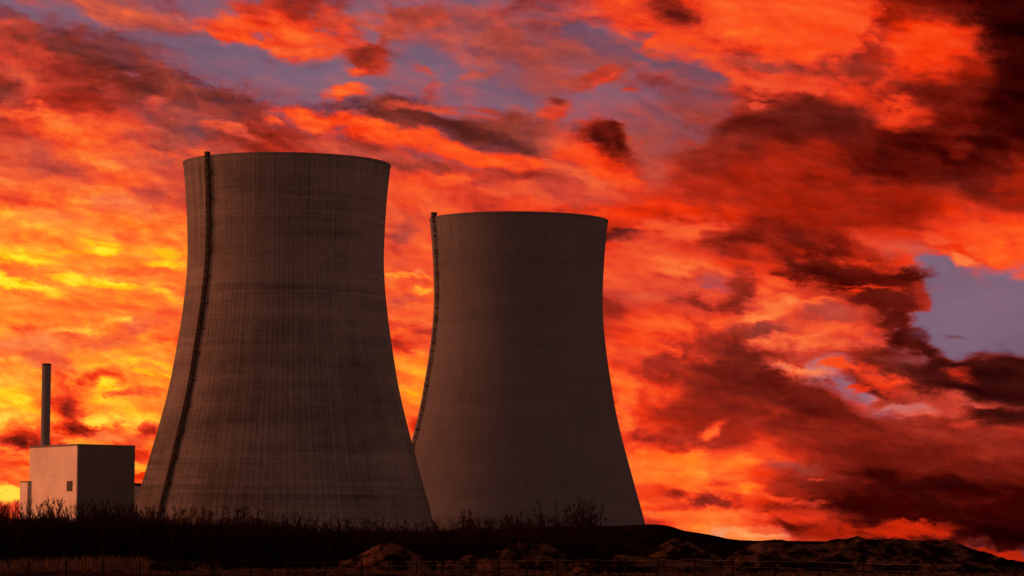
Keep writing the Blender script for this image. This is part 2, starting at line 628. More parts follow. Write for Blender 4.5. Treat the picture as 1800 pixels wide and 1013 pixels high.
S(1560,770,140,22,-16,(.34,.05,.5),.6)
S(1740,850,120,30,-5,(.18,0,0),.7)
S(60,400,120,14,0,(.72,0,.3),.6)
S(180,525,130,12,-4,(.80,0,.1),.6)
S(250,600,60,10,5,(.74,0,.2),.6)
S(60,680,60,14,0,(.80,0,.1),.6)
S(290,285,120,44,-12,(.46,.05,.95),.65)
S(50,300,90,30,-8,(.50,0,.85),.6)
S(300,345,90,24,0,(.54,0,.8),.6)
S(1000,95,160,44,-14,(.44,.4,1),.5)
S(930,150,120,34,-10,(.46,.5,1),.5)
S(1150,200,90,40,0,(.44,.45,.95),.6)
S(975,255,34,20,0,(.46,.2,1),.6)
S(1165,260,50,34,-10,(.44,.3,.95),.6)
S(1048,286,60,18,-26,(.61,0,.1),.95)
S(1090,300,46,14,-35,(.58,0,.15),.85)
S(1018,268,30,12,0,(.58,0,.2),.85)
S(1040,322,80,10,-26,(.68,0,.7),.7)
S(1010,345,110,18,-5,(.46,0,.6),.7)
S(1480,690,60,22,-35,(.62,.9,.7),.7)
S(1420,655,60,12,-8,(.76,.5,.9),.7)
S(1535,655,60,8,-6,(.52,0,.15),.9)
S(1560,680,44,8,-30,(.50,0,.25),.8)
S(1515,672,26,5,15,(.55,0,.2),.9)
S(1480,585,90,9,4,(.60,0,.3),.7)
S(1400,592,90,8,6,(.74,0,.8),.7)
S(1360,530,60,8,10,(.70,0,.6),.7)
S(1190,470,70,14,-5,(.72,0,.6),.7)
S(1150,395,50,10,8,(.66,0,.3),.7)
S(1100,700,20,90,-12,(.76,0,.15),.7)
S(1160,800,90,10,-6,(.80,0,.1),.7)
S(1210,838,90,8,-2,(.82,0,.2),.7)
S(1370,875,60,7,0,(.70,0,.2),.7)
S(1440,883,16,4,10,(.74,0,.5),.8)
S(1500,905,44,7,0,(.46,0,.05),.8)
S(1590,935,60,6,3,(.52,0,.0),.8)
S(1680,640,60,5,0,(.07,.1,.3),.8)
B(1480,770,460,110,-14,(.36,0,.25),.6)
B(1660,850,360,110,-4,(.20,0,.05),.6)
B(1500,350,380,110,-8,(.42,0,.05),.55)
B(1720,790,220,80,-5,(.34,0,.2),.5)
B(1150,760,110,60,0,(.56,0,.2),.4)
S(1255,755,28,12,35,(.72,0,.25),.9)
S(1310,808,30,12,10,(.80,0,.1),.8)
S(1410,652,70,10,-8,(.74,.3,.8),.6)
S(1530,893,90,20,-3,(.12,0,0),.8)
S(1640,870,150,22,-3,(.06,0,0),.8)
S(1560,932,120,11,2,(.44,0,0),.8)
S(1400,700,90,22,-22,(.20,0,.2),.7)
S(1280,665,90,22,-15,(.24,0,.25),.6)

S(1078,262,64,26,-36,(.36,0,.15),.9)
S(1088,248,36,18,-46,(.17,0,.1),.9,'m')
S(1058,238,34,10,5,(.20,0,.2),.9)
S(1050,292,70,14,-24,(.63,0,.1),1)
S(1135,235,34,40,0,(.44,.4,.95),.9)
S(1000,225,36,10,0,(.46,.35,.95),.7)

S(1062,278,54,12,-28,(.58,0,.1),.8)

S(110,70,110,40,-10,(.36,.35,1),.4)
S(250,75,120,40,-8,(.38,.4,1),.4)
S(330,205,120,44,-8,(.38,.4,1),.5)
S(400,260,60,24,0,(.40,.2,1),.5)
S(1150,650,80,20,-10,(.36,0,.3),.6)
S(1190,700,90,30,-10,(.36,0,.25),.5)

B(1560,800,330,70,-10,(.26,0,.15),.45)
S(1740,560,120,60,0,(.56,1,.7),.6)
S(1640,470,44,20,-10,(.56,.9,.8),.6)
S(1800,945,90,30,-8,(.05,0,0),1)
S(1800,905,60,30,0,(.10,0,0),.8)
S(1760,978,90,9,-12,(.42,0,0),1)

hs, gs, ps = W.sep(state)
fine = W.noise(P1s, 2.4, 8.0, 0.56)
fine_up = W.noise(W.vmath('ADD', P1s, (0.03, 0.10, 0.0)), 2.4, 8.0, 0.56)
wisp = W.noise(W.vmath('MULTIPLY', P1s, (0.55, 1.30, 1.0)), 2.4, 9.0, 0.62, 0.0)
d1 = W.math('MULTIPLY', W.math('SUBTRACT', fine, 0.5), 0.14)
d2 = W.math('MULTIPLY', W.math('SUBTRACT', wisp, 0.5), 0.26)
d3 = W.math('MULTIPLY', W.math('SUBTRACT', fine, fine_up), 0.30)     # billows lit from below
dd = W.math('ADD', W.math('ADD', d1, d2), d3)
calm = W.smap(gs, 0.2, 0.9, 1.0, 0.35)
ns_ = W.smap(az, -3.0, 4.0, 1.0, 0.5)
dd = W.math('MULTIPLY', W.math('MULTIPLY', dd, calm), ns_)
warm = W.smap(az, -9.0, 1.0, 0.045, 0.0)
H = W.math('ADD', hs, W.math('ADD', dd, warm), clamp=True)
vivid = W.ramp(H, [(0.0, srgb(14, 0, 0)), (0.14, srgb(60, 4, 2)), (0.28, srgb(118, 20, 7)), (0.42, srgb(184, 34, 8)),
                   (0.54, srgb(243, 50, 8)), (0.64, srgb(255, 78, 24)), (0.75, srgb(255, 114, 28)),
                   (0.85, srgb(255, 152, 28)), (0.94, srgb(255, 196, 18)), (1.0, srgb(255, 228, 40))])
muted = W.ramp(H, [(0.0, srgb(42, 15, 14)), (0.2, srgb(88, 34, 28)), (0.38, srgb(142, 58, 46)), (0.52, srgb(188, 78, 63)),
                   (0.66, srgb(240, 102, 60)), (0.8, srgb(255, 138, 78)), (1.0, srgb(255, 192, 112))])
gap = W.ramp(H, [(0.0, srgb(60, 38, 50)), (0.35, srgb(106, 76, 98)), (0.55, srgb(130, 102, 122)), (0.8, srgb(176, 142, 148)),
                 (1.0, srgb(236, 190, 160))])
pf = W.smap(W.math('ADD', ps, W.math('MULTIPLY', W.math('SUBTRACT', wisp, 0.5), 0.5)), 0.0, 1.0, 0.0, 1.0, False)
gf = W.smap(W.math('ADD', gs, W.math('MULTIPLY', W.math('SUBTRACT', fine, 0.5), -0.7)), 0.12, 0.92)
sky_c = W.mixc(gf, W.mixc(pf, vivid, muted), gap)
# away from the sunset the sky dims to dusk
front = W.smap(sy, 0.10, 0.80)
low = W.smap(el, 10.0, 40.0, 1.0, 0.16)
nish = W.n.new('ShaderNodeTexSky')
nish.sky_type = 'NISHITA'
nish.sun_disc = False
nish.sun_elevation = SUN_EL
nish.sun_rotation = SUN_AZ
dusk = W.mixc(1.0, W.vmath('SCALE', nish.outputs[0], s=0.225), (0.66, 0.235, 0.165, 1), 'MULTIPLY')
sky_f = W.mixc(W.math('MULTIPLY', front, low), dusk, W.vmath('SCALE', sky_c, s=2.0 ** -EXPOSURE))
bg = W.n.new('ShaderNodeBackground')
W.l.new(sky_f, bg.inputs[0])
bg.inputs[1].default_value = 1.0
wo = W.n.new('ShaderNodeOutputWorld')
W.l.new(bg.outputs[0], wo.inputs[0])
world.cycles.sampling_method = 'MANUAL'
world.cycles.sample_map_resolution = 512

# ------------------------------------------------------------------ materials


def new_mat(name, rough=0.9):
    m = bpy.data.materials.new(name)
    m.use_nodes = True
    t = NT(m.node_tree)
    b = t.n['Principled BSDF']
    b.inputs['Roughness'].default_value = rough
    b.inputs['Specular IOR Level'].default_value = 0.0 if rough >= 0.9 else 0.15
    return m, t, b


def simple(name, c, var=0.3, scale=1.0, rough=0.9, stretch=(1, 1, 1)):
    m, t, b = new_mat(name, rough)
    tcn = t.n.new('ShaderNodeTexCoord')
    v = t.vmath('MULTIPLY', tcn.outputs['Object'], stretch)
    f = t.smap(t.noise(v, scale, 6.0, 0.6), 0.3, 0.7, smooth=False)
    lo = tuple(x * (1 - var) for x in c) + (1,)
    hi = tuple(x * (1 + var) for x in c) + (1,)
    t.put(b.inputs['Base Color'], t.mixc(f, lo, hi))
    return m


HTOP = pt(504, 289.5, 1150.0).z


def tower_material(name, base, line_amt, streak, ribs, lift, seed, patch=1.0):
    m, t, b = new_mat(name, 0.95)
    tcn = t.n.new('ShaderNodeTexCoord')
    x, y, z = t.sep(tcn.outputs['Object'])
    ang = t.math('MULTIPLY', t.math('ARCTAN2', x, t.math('MULTIPLY', y, -1.0)), 1 / (2 * math.pi))
    a1 = t.math('MULTIPLY', ang, float(ribs))
    fr = t.math('ABSOLUTE', t.math('SUBTRACT', t.math('FRACT', a1), 0.5))
    rib = t.smap(fr, 0.40, 0.49)                                  # joints between form panels
    z1 = t.math('DIVIDE', z, lift)
    fz = t.math('ABSOLUTE', t.math('SUBTRACT', t.math('FRACT', z1), 0.5))
    hl = t.smap(fz, 0.38, 0.48)
    # each panel and each lift has its own tone
    cell = t.n.new('ShaderNodeTexWhiteNoise')
    cell.noise_dimensions = '3D'
    t.put(cell.inputs['Vector'], t.comb(t.math('FLOOR', t.math('ADD', a1, 0.5)), t.math('FLOOR', t.math('ADD', z1, 0.5)), seed))
    lif = t.n.new('ShaderNodeTexWhiteNoise')
    lif.noise_dimensions = '1D'
    t.put(lif.inputs['W'], t.math('FLOOR', t.math('ADD', z1, 0.5 + seed)))
    ribn = t.n.new('ShaderNodeTexWhiteNoise')
    ribn.noise_dimensions = '1D'
    t.put(ribn.inputs['W'], t.math('FLOOR', t.math('ADD', a1, 7.0 + seed)))
    sv = t.comb(t.math('MULTIPLY', ang, 210.0), t.math('MULTIPLY', z, 0.035), seed)
    st = t.smap(t.noise(sv, 1.0, 5.0, 0.6), 0.3, 0.75, smooth=False)
    bandv = t.comb(t.math('MULTIPLY', ang, 5.0), t.math('MULTIPLY', z, 0.11), seed + 4)
    bd = t.smap(t.noise(bandv, 1.0, 4.0, 0.55), 0.3, 0.7, smooth=False)
    big = t.smap(t.noise(tcn.outputs['Object'], 0.022, 4.0, 0.55), 0.3, 0.7, smooth=False)
    grit = t.noise(tcn.outputs['Object'], 0.9, 5.0, 0.7)
    v = t.math('MULTIPLY_ADD', cell.outputs[0], 0.10 * line_amt, 1.0)
    v = t.math('ADD', v, t.math('MULTIPLY', lif.outputs[0], 0.13 * line_amt))
    v = t.math('ADD', v, t.math('MULTIPLY', ribn.outputs[0], 0.14 * line_amt))
    v = t.math('SUBTRACT', v, t.math('MULTIPLY', st, streak))
    v = t.math('ADD', v, t.math('MULTIPLY', t.math('SUBTRACT', bd, 0.5), 0.42 * patch))
    v = t.math('ADD', v, t.math('MULTIPLY', t.math('SUBTRACT', big, 0.5), 0.32 * patch))
    v = t.math('ADD', v, t.math('MULTIPLY', t.math('SUBTRACT', grit, 0.5), 0.30))
    v = t.math('SUBTRACT', v, t.math('MULTIPLY', t.math('MULTIPLY', rib, t.math('MULTIPLY_ADD', ribn.outputs[0], 0.9, 0.15)), 0.35 * line_amt))
    v = t.math('SUBTRACT', v, t.math('MULTIPLY', hl, 0.09 * line_amt))
    ring = t.smap(t.noise(t.comb(t.math('MULTIPLY', ang, 1.5), t.math('MULTIPLY', z, 0.55), seed + 2), 1.0, 3.0, 0.7), 0.60, 0.70)
    v = t.math('ADD', v, t.math('MULTIPLY', ring, 0.30 * line_amt))   # paler pour rings
    ringd = t.smap(t.noise(t.comb(t.math('MULTIPLY', ang, 2.0), t.math('MULTIPLY', z, 0.16), seed + 5), 1.0, 3.0, 0.6), 0.56, 0.66)
    v = t.math('SUBTRACT', v, t.math('MULTIPLY', ringd, 0.16 * patch))
    runs = t.smap(t.noise(t.comb(t.math('MULTIPLY', ang, 90.0), t.math('MULTIPLY', z, 0.015), seed + 6), 1.0, 4.0, 0.6), 0.50, 0.68)
    v = t.math('SUBTRACT', v, t.math('MULTIPLY', t.math('MULTIPLY', runs, t.smap(z, HTOP - 45.0, HTOP)), 0.30 * patch))   # water runs below the rim
    low_n = t.noise(t.comb(t.math('MULTIPLY', ang, 16.0), t.math('MULTIPLY', z, 0.03), seed + 9), 1.0, 6.0, 0.6)
    low_dark = t.smap(t.math('ADD', low_n, t.math('MULTIPLY', z, -0.006)), -0.15, 0.45, 0.0, 0.34 * patch)
    v = t.math('SUBTRACT', v, low_dark)                              # noise-broken darkening, stronger towards the base
    t.put(b.inputs['Base Color'], t.vmath('SCALE', base[:3], s=v))
    bmp = t.n.new('ShaderNodeBump')
    bmp.inputs['Strength'].default_value = 0.7
    bmp.inputs['Distance'].default_value = 0.28
    h = t.math('ADD', t.math('MULTIPLY', rib, line_amt), t.math('MULTIPLY', grit, 0.35))
    h = t.math('ADD', h, t.math('MULTIPLY', hl, 0.4 * line_amt))
    t.put(bmp.inputs['Height'], h)
    t.l.new(bmp.outputs[0], b.inputs['Normal'])
    return m


M = {}
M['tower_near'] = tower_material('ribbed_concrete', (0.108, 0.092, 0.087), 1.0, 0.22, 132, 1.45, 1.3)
M['tower_far'] = tower_material('smooth_concrete', (0.084, 0.078, 0.084), 0.16, 0.14, 150, 1.7, 8.1, 0.4)
M['steel'] = simple('rusty_steel', (0.022, 0.012, 0.009), 0.4, 0.8, 0.8)
M['steel_pale'] = simple('weathered_steel', (0.040, 0.026, 0.021), 0.4, 0.8, 0.8)
M['inner'] = simple('inner_concrete', (0.16, 0.14, 0.13), 0.2, 0.2)
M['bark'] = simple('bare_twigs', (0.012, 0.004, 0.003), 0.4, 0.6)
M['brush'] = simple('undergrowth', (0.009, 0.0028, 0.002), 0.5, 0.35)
M['post'] = simple('weathered_post', (0.008, 0.004, 0.003), 0.3, 2.0)
M['wire'] = simple('fence_wire', (0.03, 0.015, 0.010), 0.2, 0.5, 0.5)
M['reed'] = simple('dry_reed', (0.055, 0.027, 0.016), 0.5, 0.25)
M['glass'] = simple('dark_glass', (0.006, 0.004, 0.004), 0.2, 1.0, 0.6)
M['trim'] = simple('roof_trim', (0.04, 0.03, 0.028), 0.2, 1.0)


def wall_mat(name, c, panel=6.0):
    m, t, b = new_mat(name, 0.75)
    tcn = t.n.new('ShaderNodeTexCoord')
    x, y, z = t.sep(tcn.outputs['Object'])
    f1 = t.smap(t.noise(tcn.outputs['Object'], 0.09, 5.0, 0.6), 0.3, 0.7, 0.84, 1.1, False)
    f2 = t.smap(t.noise(t.comb(t.math('MULTIPLY', x, 0.5), t.math('MULTIPLY', y, 0.5), t.math('MULTIPLY', z, 0.05)), 1.0, 4.0, 0.6), 0.3, 0.7, 0.92, 1.06, False)
    fz = t.math('ABSOLUTE', t.math('SUBTRACT', t.math('FRACT', t.math('DIVIDE', z, panel)), 0.5))
    j = t.smap(fz, 0.47, 0.49, 1.0, 0.86)
    v = t.math('MULTIPLY', t.math('MULTIPLY', f1, f2), j)
    t.put(b.inputs['Base Color'], t.vmath('SCALE', c, s=v))
    return m


M['wall'] = wall_mat('pale_cladding', (0.47, 0.375, 0.30))
M['wall_shade'] = wall_mat('shaded_cladding', (0.092, 0.08, 0.075))  # cladding colour darkened to carry the shade of the unlit face
M['chimney'] = wall_mat('chimney_concrete', (0.095, 0.085, 0.078), 9.0)


def soil_mat(name, dark, light, scale, thr=(0.45, 0.62), bump=0.5):
    m, t, b = new_mat(name, 1.0)
    tcn = t.n.new('ShaderNodeTexCoord')
    o = tcn.outputs['Object']
    n1 = t.noise(t.vmath('MULTIPLY', o, (1.0, 0.35, 1.6)), scale, 8.0, 0.65)
    n2 = t.noise(o, scale * 0.22, 4.0, 0.6)
    f = t.smap(t.math('ADD', t.math('MULTIPLY', n1, 0.65), t.math('MULTIPLY', n2, 0.35)), thr[0], thr[1])
    t.put(b.inputs['Base Color'], t.mixc(f, dark + (1,), light + (1,)))
    bp = t.n.new('ShaderNodeBump')
    bp.inputs['Strength'].default_value = bump
    bp.inputs['Distance'].default_value = 0.5
    t.put(bp.inputs['Height'], n1)
    t.l.new(bp.outputs[0], b.inputs['Normal'])
    return m


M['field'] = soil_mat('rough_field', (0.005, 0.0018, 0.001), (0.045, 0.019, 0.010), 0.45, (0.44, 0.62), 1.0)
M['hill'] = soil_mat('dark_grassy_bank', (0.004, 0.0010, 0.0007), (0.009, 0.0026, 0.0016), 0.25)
M['heap'] = soil_mat('spoil_soil', (0.0035, 0.0013, 0.0008), (0.052, 0.022, 0.013), 0.5, (0.46, 0.60), 1.0)

# ------------------------------------------------------------------ object helpers


def tag(o, label=None, cat=None, group=None, kind=None):
    for k, v in (('label', label), ('category', cat), ('group', group), ('kind', kind)):
        if v:
            o[k] = v
    return o


def empty(name, loc=(0, 0, 0), rz=0.0):
    o = bpy.data.objects.new(name, None)
    o.location = loc
    o.rotation_euler = (0, 0, rz)
    col.objects.link(o)
    return o


class MB:
    def __init__(self):
        self.v, self.f = [], []

    def add(self, vs, fs):
        k = len(self.v)
        self.v += [tuple(p) for p in vs]
        self.f += [tuple(i + k for i in q) for q in fs]

    def box(self, c, s, rz=0.0, ax=None):
        """box centred at c; ax: optional three axes"""
        ax = ax or (Vector((math.cos(rz), math.sin(rz), 0)), Vector((-math.sin(rz), math.cos(rz), 0)), Vector((0, 0, 1)))
        c = Vector(c)
        vs = []
        for i in (-1, 1):
            for j in (-1, 1):
                for k in (-1, 1):
                    vs.append(c + ax[0] * (i * s[0] / 2) + ax[1] * (j * s[1] / 2) + ax[2] * (k * s[2] / 2))
        self.add(vs, [(0, 1, 3, 2), (4, 6, 7, 5), (0, 4, 5, 1), (2, 3, 7, 6), (0, 2, 6, 4), (1, 5, 7, 3)])

    def tube(self, pts, rad, n=5, cap=True):
        pts = [Vector(p) for p in pts]
        rs = rad if isinstance(rad, (list, tuple)) else [rad] * len(pts)
        vs = []
        for i, p in enumerate(pts):
            d = (pts[min(i + 1, len(pts) - 1)] - pts[max(i - 1, 0)]).normalized()
            a = d.cross(Vector((0.31, 0.87, 0.12))).normalized()
            b = d.cross(a)
            for k in range(n):
                t = 2 * math.pi * k / n
                vs.append(p + (a * math.cos(t) + b * math.sin(t)) * rs[i])
        fs = []
        for i in range(len(pts) - 1):
            for k in range(n):
                fs.append((i * n + k, i * n + (k + 1) % n, (i + 1) * n + (k + 1) % n, (i + 1) * n + k))
        if cap:
            fs.append(tuple(range(n - 1, -1, -1)))
            fs.append(tuple((len(pts) - 1) * n + k for k in range(n)))
        self.add(vs, fs)

    def build(self, name, m, parent=None, smooth=False, loc=None):
        me = bpy.data.meshes.new(name)
        me.from_pydata(self.v, [], self.f)
        me.validate()
        if smooth:
            for p in me.polygons:
                p.use_smooth = True
        me.materials.append(m)
        o = bpy.data.objects.new(name, me)
        col.objects.link(o)
        if parent:
            o.parent = parent
        if loc is not None:
            o.location = loc
        return o


def lerp_tab(tab, x):
    if x <= tab[0][0]:
        return tab[0][1]
    for (a, b), (c, d) in zip(tab, tab[1:]):
        if x <= c:
            t = (x - a) / (c - a)
            return b + (d - b) * t
    return tab[-1][1]


def smooth_tab(tab, x):
    """Catmull-Rom through the table"""
    n = len(tab)
    if x <= tab[0][0]:
        return tab[0][1]
    if x >= tab[-1][0]:
        return tab[-1][1]
    for i in range(n - 1):
        if x <= tab[i + 1][0]:
            break
    x0, y0 = tab[i]
    x1, y1 = tab[i + 1]
    h = x1 - x0
    m0 = (tab[i + 1][1] - tab[i - 1][1]) / (tab[i + 1][0] - tab[i - 1][0]) if i > 0 else (y1 - y0) / h
    m1 = (tab[i + 2][1] - tab[i][1]) / (tab[i + 2][0] - tab[i][0]) if i + 2 < n else (y1 - y0) / h
    t = (x - x0) / h
    return (y0 * (2 * t ** 3 - 3 * t ** 2 + 1) + m0 * h * (t ** 3 - 2 * t ** 2 + t) + y1 * (-2 * t ** 3 + 3 * t ** 2) + m1 * h * (t ** 3 - t ** 2))


# ------------------------------------------------------------------ cooling towers
prof_px = [(978, 281), (960, 276), (915, 263.5), (885, 256), (845, 244.5), (800, 232), (760, 221), (722, 211), (676, 200.5), (640, 194),
           (600, 187.5), (560, 181.5), (505, 175.5), (460, 173), (410, 173.8), (345, 177.5), (289.5, 183)]
D1 = 1150.0
PROF = []
for yy, rr in prof_px:
    PROF.append((pt(504, yy, D1).z, rr * D1 / F))
PROF[0] = (0.0, PROF[0][1] + 0.4)
PROF.sort()
HT = PROF[-1][0]


def rad_at(z):
    return smooth_tab(PROF, z)


def tower(x_px, D, mat, label, lad_ang, lad_panel, name='cooling_tower'):
    c = pt(x_px, 289.5, D)
    root = empty(name, (c.x, D, 0))
    tag(root, label, 'cooling tower')
    NS, NR = 264, 96
    zs = [HT * i / NR for i in range(NR + 1)]
    vs, fs = [], []
    for z in zs:
        r = rad_at(z)
        for k in range(NS):
            a = 2 * math.pi * k / NS
            vs.append((r * math.sin(a), -r * math.cos(a), z))
    for i in range(NR):
        for k in range(NS):
            fs.append((i * NS + k, i * NS + (k + 1) % NS, (i + 1) * NS + (k + 1) % NS, (i + 1) * NS + k))
    b = MB()
    b.add(vs, fs)
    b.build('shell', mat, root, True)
    # inner face of the shell
    vs, fs = [], []
    for z in zs:
        r = rad_at(z) - 0.9
        for k in range(NS):
            a = 2 * math.pi * k / NS
            vs.append((r * math.sin(a), -r * math.cos(a), z))
    for i in range(NR):
        for k in range(NS):
            fs.append((i * NS + k, (i + 1) * NS + k, (i + 1) * NS + (k + 1) % NS, i * NS + (k + 1) % NS))
    b = MB()
    b.add(vs, fs)
    b.build('inner_shell', M['inner'], root, True)
    # rim: closed ring with a small outer lip
    sec = [(0.10, HT - 0.5), (0.10, HT + 0.12), (-1.2, HT + 0.12), (-1.2, HT - 0.5)]
    vs, fs = [], []
    for k in range(NS):
        a = 2 * math.pi * k / NS
        for dr, z in sec:
            r = rad_at(HT) + dr
            vs.append((r * math.sin(a), -r * math.cos(a), z))
    for k in range(NS):
        q = (k + 1) % NS
        for j in range(4):
            fs.append((k * 4 + j, q * 4 + j, q * 4 + (j + 1) % 4, k * 4 + (j + 1) % 4))
    b = MB()
    b.add(vs, fs)
    b.build('rim', mat, root)
    # ladder up a meridian
    a0 = R(lad_ang)
    out = Vector((math.sin(a0), -math.cos(a0), 0))
    tan = Vector((math.cos(a0), math.sin(a0), 0))
    drift = [(0, 0.0), (74, 0.2), (101, 2.0), (HT, 4.2)] if lad_panel else [(0, -2.0), (60, -2.0), (HT, 0.0)]
    so = 0.8 if lad_panel else 0.62                 # how far the ladder stands off the shell

    def on(z, off, side):
        a = a0 + R(lerp_tab(drift, z))
        out = Vector((math.sin(a), -math.cos(a), 0))
        tan = Vector((math.cos(a), math.sin(a), 0))
        off = off * so
        return out * (rad_at(z) + off) + tan * side + Vector((0, 0, z))
    zz = [HT * i / 90 for i in range(91)]
    zz = [z for z in zz if z > 2.0]
    steel = M['steel'] if lad_panel else M['steel_pale']
    hw = 0.55 if lad_panel else 1.0
    t_ = MB()                                    # rails, rungs and brackets: one welded ladder
    for s in (-hw, hw):
        t_.tube([on(z, 0.55, s) for z in zz], 0.11, 4)
    z = 2.4
    while z < HT:
        t_.tube([on(z, 0.55, -hw), on(z, 0.55, hw)], 0.06, 4)
        z += 0.7 if lad_panel else 1.4
    z = 3.6
    while z < HT:
        up = (on(z + 0.5, 0, 0) - on(z - 0.5, 0, 0)).normalized()
        t_.box(on(z, 0.45, -0.95), (1.0, 0.9, 0.34), ax=(tan, out, up))
        z += 2.8
    lad = t_.build('ladder', steel, root)
    cage = MB()
    for s, off in ((-0.6, 1.1), (-0.36, 1.6), (0.0, 1.75), (0.36, 1.6), (0.6, 1.1)):
        cage.tube([on(z, off, s) for z in zz], 0.03 if not lad_panel else 0.12, 4)
    z = 4.0
    while z < HT:
        pts = [on(z, 0.5, -0.62), on(z, 1.1, -0.62), on(z, 1.65, -0.38), on(z, 1.8, 0), on(z, 1.65, 0.38), on(z, 1.1, 0.62), on(z, 0.5, 0.62)]
        cage.tube(pts, 0.09 if lad_panel else 0.05, 4)
        z += 1.4 if lad_panel else 2.8
    cage.build('safety_cage', steel, lad)
    tray = MB()                                  # cable tray fixed on the shell behind the ladder
    w_ = 0.5 if lad_panel else 0.1
    ls = []
    for z in zz:
        ls += [on(z, 0.03, -w_), on(z, 0.22, -w_), on(z, 0.22, w_), on(z, 0.03, w_)]
    fs = []
    for i in range(len(zz) - 1):
        for j in range(4):
            fs.append((i * 4 + j, i * 4 + (j + 1) % 4, i * 4 + 4 + (j + 1) % 4, i * 4 + 4 + j))
    tray.add(ls, fs)
    tray.build('cable_tray', steel, lad)
    # landings
    z = 8.0
    while z < HT - 5:
        up = Vector((0, 0, 1))
        pl = MB()
        k2 = 1.0 if lad_panel else 0.6
        pl.box(on(z, 1.0, 0.9 * k2), (1.7 * k2, 2.0 * so, 0.25), ax=(tan, out, up))
        for (dx, dy) in ((0.15, 1.95), (1.65, 1.95), (1.65, 0.1)):
            pl.box(on(z, dy, dx * k2) + Vector((0, 0, 0.6)), (0.1, 0.1, 1.2), ax=(tan, out, up))
        pl.box(on(z, 1.95, 0.9 * k2) + Vector((0, 0, 1.15)), (1.6 * k2, 0.1, 0.12), ax=(tan, out, up))
        pl.box(on(z, 1.0, 1.65 * k2) + Vector((0, 0, 1.15)), (0.1, 1.9 * so, 0.12), ax=(tan, out, up))
        pl.build('landing', steel, lad)
        z += 8.6
    # hood over the ladder's exit on the rim
    hd = MB()
    hk = 0.7 if lad_panel else 1.0
    hd.box(on(HT, 0.5, -0.1) + Vector((0, 0, 0.55 * hk)), (2.0 * hk, 1.9 * hk, 1.9 * hk), ax=(tan, out, Vector((0, 0, 1))))
    hd.box(on(HT, 0.5, -0.1) + Vector((0, 0, 1.6 * hk)), (2.4 * hk, 2.2 * hk, 0.2), ax=(tan, out, Vector((0, 0, 1))))
    hd.build('exit_hood', steel, lad)
    return root


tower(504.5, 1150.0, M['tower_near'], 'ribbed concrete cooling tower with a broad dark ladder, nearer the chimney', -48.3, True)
tower(912.7, 1337.0, M['tower_far'], 'smoother cooling tower with a fine ladder at its edge, behind the earth bank', -69.5, False)

# ------------------------------------------------------------------ power station block
DB = 1200.0
mB = DB / F
cb = pt(136, 780.5, DB)
hb = cb.z
bl = empty('reactor_building', (cb.x, DB, 0))
tag(bl, 'tall windowless block with one pale sunlit face beside the ribbed cooling tower', 'building')
u = Vector((-17.0, 24.0, 0)).normalized()        # along the lit face
v = Vector((20.4, 14.45, 0)).normalized()         # along the dark face
LU, LV = 35.9, 22.96


def prism(mb, o, lu, lv, z0, z1):
    o = Vector(o)
    p = [o, o + v * lv, o + v * lv + u * lu, o + u * lu]
    mb.add([q + Vector((0, 0, z0)) for q in p] + [q + Vector((0, 0, z1)) for q in p],
           [(0, 1, 5, 4), (1, 2, 6, 5), (2, 3, 7, 6), (3, 0, 4, 7), (4, 5, 6, 7), (3, 2, 1, 0)])


b = MB()
prism(b, (0, 0, 0), LU, LV, 0, hb - 0.7)
b.build('wall', M['wall'], bl)
b = MB()                                          # thin slab on the unlit face, its shade put into the colour
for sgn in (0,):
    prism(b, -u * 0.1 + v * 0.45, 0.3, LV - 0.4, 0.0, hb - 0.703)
b.build('shaded_facade', M['wall_shade'], bl)
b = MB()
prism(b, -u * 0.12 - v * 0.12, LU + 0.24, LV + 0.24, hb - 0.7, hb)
b.build('roof_parapet', M['wall_shade'], bl)
b = MB()                                          # corner trim strip
prism(b, -u * 0.1 - v * 0.1, 1.1, 0.5, 0.0, hb - 0.703)
b.build('corner_trim', M['wall'], bl)
# window in the lit face (near the corner): px x 119-129, y 846-862
zt = pt(124, 846.5, DB + 3).z
zb = pt(124, 862.5, DB + 3).z
ul = 3.3 / 17.0 * 29.4 * 0.98
wroot = MB()
cw = u * 5.1 - v * 0.05 + Vector((0, 0, (zt + zb) / 2))
axw = (u, v, Vector((0, 0, 1)))
wroot.box(cw, (3.6, 0.16, zt - zb), ax=axw)
fr_ = wroot.build('window', M['glass'], bl)
g = MB()
for du in (-1.85, 0.0, 1.85):
    g.box(cw + u * du - v * 0.06, (0.2, 0.2, zt - zb + 0.3), ax=axw)
for dz in (-1, 1):
    g.box(cw - v * 0.055 + Vector((0, 0, dz * (zt - zb) / 2)), (3.4, 0.19, 0.3), ax=axw)
o = g.build('window_frame', M['trim'], fr_)
# lower annex on the far side, px x 42-54, top 847
zA = pt(48, 847, DB + 20).z
b = MB()
prism(b, u * 35.0 - v * 1.2, 5.8, 10, 0, zA)
an = b.build('annex', M['wall'], bl)
b = MB()
prism(b, u * 34.9 - v * 1.3, 6.0, 10.2, zA, zA + 0.35)
b.build('annex_coping', M['trim'], an)
# link block towards the tower, px x 233-254, top 849
zL = pt(243, 849, DB + 12).z
b = MB()
prism(b, v * 20.0 + u * 3.0, 14, 11, 0, zL - 1.0)
lk = b.build('link_block', M['wall'], bl)
b = MB()
prism(b, v * 19.8 + u * 2.8, 14.4, 11.4, zL - 1.0, zL)
b.build('link_parapet', M['trim'], lk)

